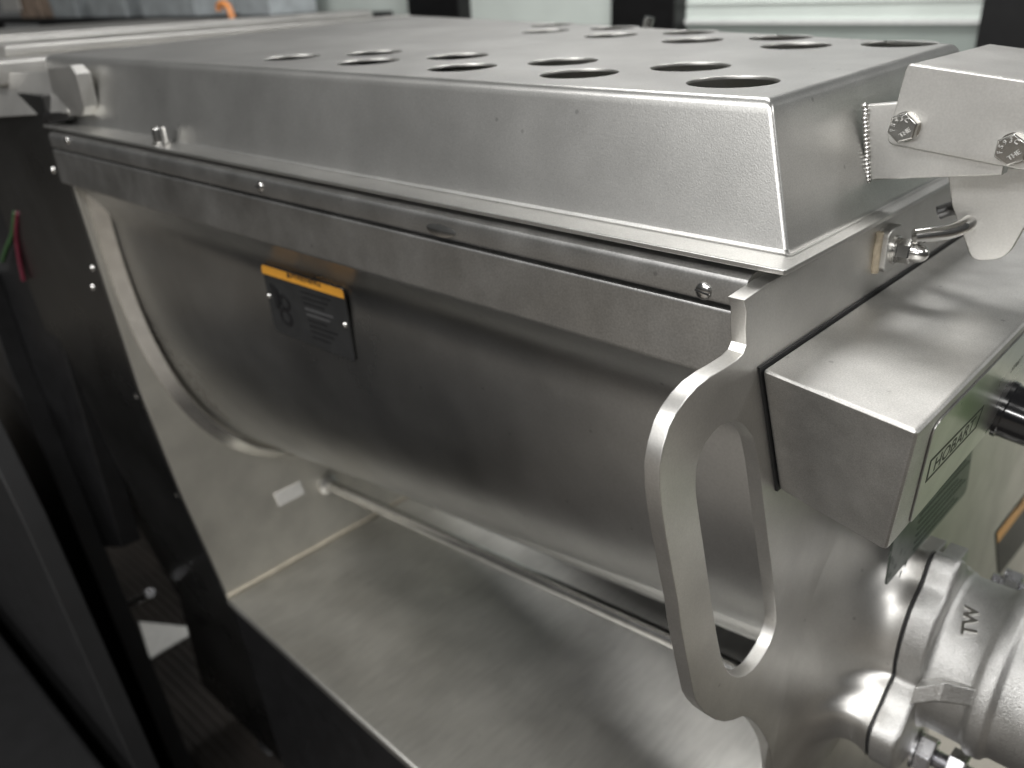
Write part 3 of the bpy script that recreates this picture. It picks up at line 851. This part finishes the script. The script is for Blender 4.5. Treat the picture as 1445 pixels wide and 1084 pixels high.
for i in range(len(PX)-1):
    x0, x1 = PX[i+1][1], PX[i][0]
    zl = px((1200,27), 1, YW).z
    if i < 2:
        obj('panel', box('pan', x0+.001, x1-.001, YW, YW+.01, zl, ZG), 'frost', GPn)
        obj('panel', box('pan', x0+.001, x1-.001, YW+.002, YW+.012, ZG+.0005, 1.4), 'dark_upper_pane', GPn)
        obj('panel', box('pan', x0+.001, x1-.001, YW+.004, YW+.014, ZF+.1, zl-.012), 'frost_lower', GPn)
        obj('cross_bar', box('bar', x0+.001, x1-.001, YW-.006, YW+.012, zl-.012, zl), 'whitebar', GPn)
        z2 = px((1200,1), 1, YW).z
        obj('cross_bar', box('bar', x0+.001, x1-.001, YW-.004, YW-.0005, z2-.003, z2), 'whitebar', GPn)
    else:
        obj('panel', box('pan', x0+.001, x1-.001, YW, YW+.01, ZF+.1, ZG), 'frost' if i < 4 else 'clear', GPn)
        obj('panel', box('pan', x0+.001, x1-.001, YW+.002, YW+.012, ZG+.0005, 1.4), 'dark_upper_pane', GPn)

M['bin'] = plain('milky_plastic_bin', (.62,.67,.69), .3, 0, .22, 14)
M['sack'] = plain('brownish_sack', (.55,.42,.33), .6, 0, .3, 16)
def binbox(x0, x1, y, z0, z1, mat, label):
    t = thing('storage_bin', label, 'storage bin', ((x0+x1)/2, y, z0))
    d = .22
    obj('bin_body', hexa('bin_body', [(x0+.012,y,z0),(x1-.012,y,z0),(x1-.012,y+d,z0),(x0+.012,y+d,z0),(x0,y-.01,z1),(x1,y-.01,z1),(x1,y+d,z1),(x0,y+d,z1)], .006), mat, t)
    obj('bin_rim', box('bin_rim', x0-.006, x1+.006, y-.018, y+d+.006, z1+.0002, z1+.016, .003), mat, t)
YS = YW-.32
zsh = px((200,24), 1, YS).z
for (a_, b_, mat, lab, zt) in (((74,20),(110,20),'bin','narrow milky plastic bin with a green scrap inside, next to the brown sack',.13), ((128,20),(180,20),'bin','milky plastic bin between the green scrap bin and a wider bin',.14),
        ((200,20),(278,20),'bin','wide milky plastic bin on the shelf beside the orange hook',.15), ((335,20),(384,20),'bin','milky plastic bin on the shelf at the other side of the orange hook',.13), ((28,20),(60,20),'sack','brownish cream sack packed on the shelf by the white card',.16)):
    binbox(px(a_,1,YS).x, px(b_,1,YS).x, YS, zsh, zsh+zt, mat, lab)
q0, q1 = px((4,16),1,YS-.03), px((25,0),1,YS-.03)
tag(obj('card', box('card', q0.x, q1.x, YS-.03, YS-.02, q0.z, q1.z+.05, .001), 'white'), 'white card standing on the shelf beside the brownish sack', 'card')
SH = thing('shelf', 'long dark shelf carrying the milky plastic bins', 'shelf', (-3.0, YS+.1, ZF))
sx0, sx1 = px((-60,20),1,YS).x, px((470,20),1,YS).x
obj('board', box('board', sx0, sx1, YS-.05, YS+.28, zsh-.03, zsh-.0005, .003), 'black', SH)
for x in (sx0+.05, sx1-.05): obj('support', box('support', x-.02, x+.02, YS, YS+.25, ZF, zsh-.0302, .002), 'black', SH)
# unseen green crate added on the cream table to tint the steel green
M['crate'] = plain('tint_crate_plastic', (.10,.20,.05), .4, 0, .1, 20)
CRT = thing('added_green_crate', 'unseen green crate added on the cream table to tint the steel', 'crate', (.35, .80, -.70))
obj('crate_floor', box('cf', .18, .58, .62, .98, -.6998, -.69, .002), 'crate', CRT)
for n_, b_ in (('crate_wall', (.18,.58,.62,.63)), ('crate_wall', (.18,.58,.97,.98)), ('crate_wall', (.18,.19,.6302,.9698)), ('crate_wall', (.57,.58,.6302,.9698))):
    obj(n_, box(n_, b_[0], b_[1], b_[2], b_[3], -.6898, -.50, .002), 'crate', CRT)
# ================================================================== left foreground, dark
# black panels at left; low cart body added for dark reflections
def slab(name, pts, y, th, mat, parent):
    q = [px(p, 1, y) for p in pts]
    lo = [(v.x, v.z) for v in q]
    return obj(name, sheet(name, [lo], lambda u,v,w: Vector((u, y-th+w, v)), th, .002), mat, parent)
BK = thing('dark_reflection_cart', 'leaning black side panel, with a low cart body added for dark reflections', 'cart', (-.6, -.55, ZF))
slab('side_panel', ((-60,520),(0,590),(66,725),(226,1084),(300,1250),(-60,1250)), -.06, .03, 'blackmatte', BK)
slab('upright', ((-30,330),(0,385),(43,510),(128,720),(275,1084),(340,1240),(250,1240),(90,840),(40,700),(-30,520)), .02, .03, 'black', BK)
slab('edge_strip', ((-6,378),(0,376),(42,500),(48,530),(44,532),(28,500),(-6,420)), .024, .004, 'white', BK)
obj('added_tray', box('added_tray', -2.0, -.85, -1.10, -.12, -.90, -.86, .01), 'blackmatte', BK)
obj('added_cabinet', box('cab', -1.96, -.89, -1.06, -.16, ZF+.10, -.9002, .006), 'blackmatte', BK)
for x, y in ((-1.9,-1.0),(-.95,-1.0),(-1.9,-.22),(-.95,-.22)):
    obj('caster', lathe('caster', [(.035,-.012),(.045,-.008),(.045,.008),(.035,.012)], 24), 'rubber', BK, 32, basis((x, y, ZF+.045), (1,0,0), (0,1,0)))
    obj('caster_fork', box('fork', x-.02, x+.02, y-.02, y+.02, ZF+.06, ZF+.0998, .002), 'zinc', BK)
# cream table under the grinder's outlet
M['cream'] = plain('cream_laminate', (.52,.49,.43), .35, 0, .06, 12)
CT = thing('cream_table', 'cream topped table standing below the grinder head', 'table', (.55, .75, ZF))
obj('table_top', box('ct', -.02, 1.3, .47, 1.5, -.735, -.70, .004), 'cream', CT)
for x, y in ((.02,.5),(1.26,.5),(.02,1.46),(1.26,1.46)):
    obj('leg', box('leg', x-.02, x+.02, y-.02, y+.02, ZF, -.7352, .003), 'zinc', CT)
WR = thing('black_rack', 'tall black steel rack behind the cart, next to the rear housing', 'rack', (-1.4, .02, ZF))
slab('post', ((-40,60),(0,90),(20,130),(60,250),(120,480),(200,760),(150,760),(60,480),(-40,300)), .05, .03, 'black', WR)
for col, nm, pts in (((.10,.012,.025),'red',((26,300),(24,330),(27,360),(34,395))), ((.035,.08,.03),'green',((22,300),(18,330),(10,350),(4,368)))):
    M[nm] = plain(nm+'_cable', col, .4)
    tag(obj(nm+'_cable', tube('cable', catmull([px(p, 1, .010) for p in pts]), .0032, 10), nm, None), nm+' cable hanging in the dark beside the black rack', 'cable')
tag(obj('paper_sheet', sheet('paper', [[(px(p,2,ZF+.017).x, px(p,2,ZF+.017).y) for p in ((196,878),(275,886),(270,895),(212,930))]], lambda u,v,w: Vector((u,v,ZF+.0148+w)), .004), 'white', None), 'cream sheet of card lying on the added black mat', 'card')
# loose metal levers and a grey bracket in the dark
LV = thing('clamp_lever', 'small grey metal lever sticking out beside the black upright', 'lever', px((140,870), 1, .06))
obj('lever_bar', tube('lever', [px((128,882), 1, .06), px((165,862), 1, .06), px((212,836), 1, .06)], [.006,.005,.008], 12), 'zinc', LV)
LV2 = thing('door_bolt', 'short bright metal bolt on the dark upright above the lever', 'bolt', px((95,750), 1, .05))
obj('bolt_bar', tube('bar', [px((78,750), 1, .05), px((116,749), 1, .05)], .0045, 12), 'zinc', LV2)
tag(obj('floor_bracket', hexa('fb', [px(p, 1, .10)+Vector((0,d,0)) for d in (0,.01) for p in ((272,868),(290,832),(316,870),(285,886))], .001, 1), 'housing', None), 'grey triangular metal bracket at the foot of the rear housing', 'bracket')
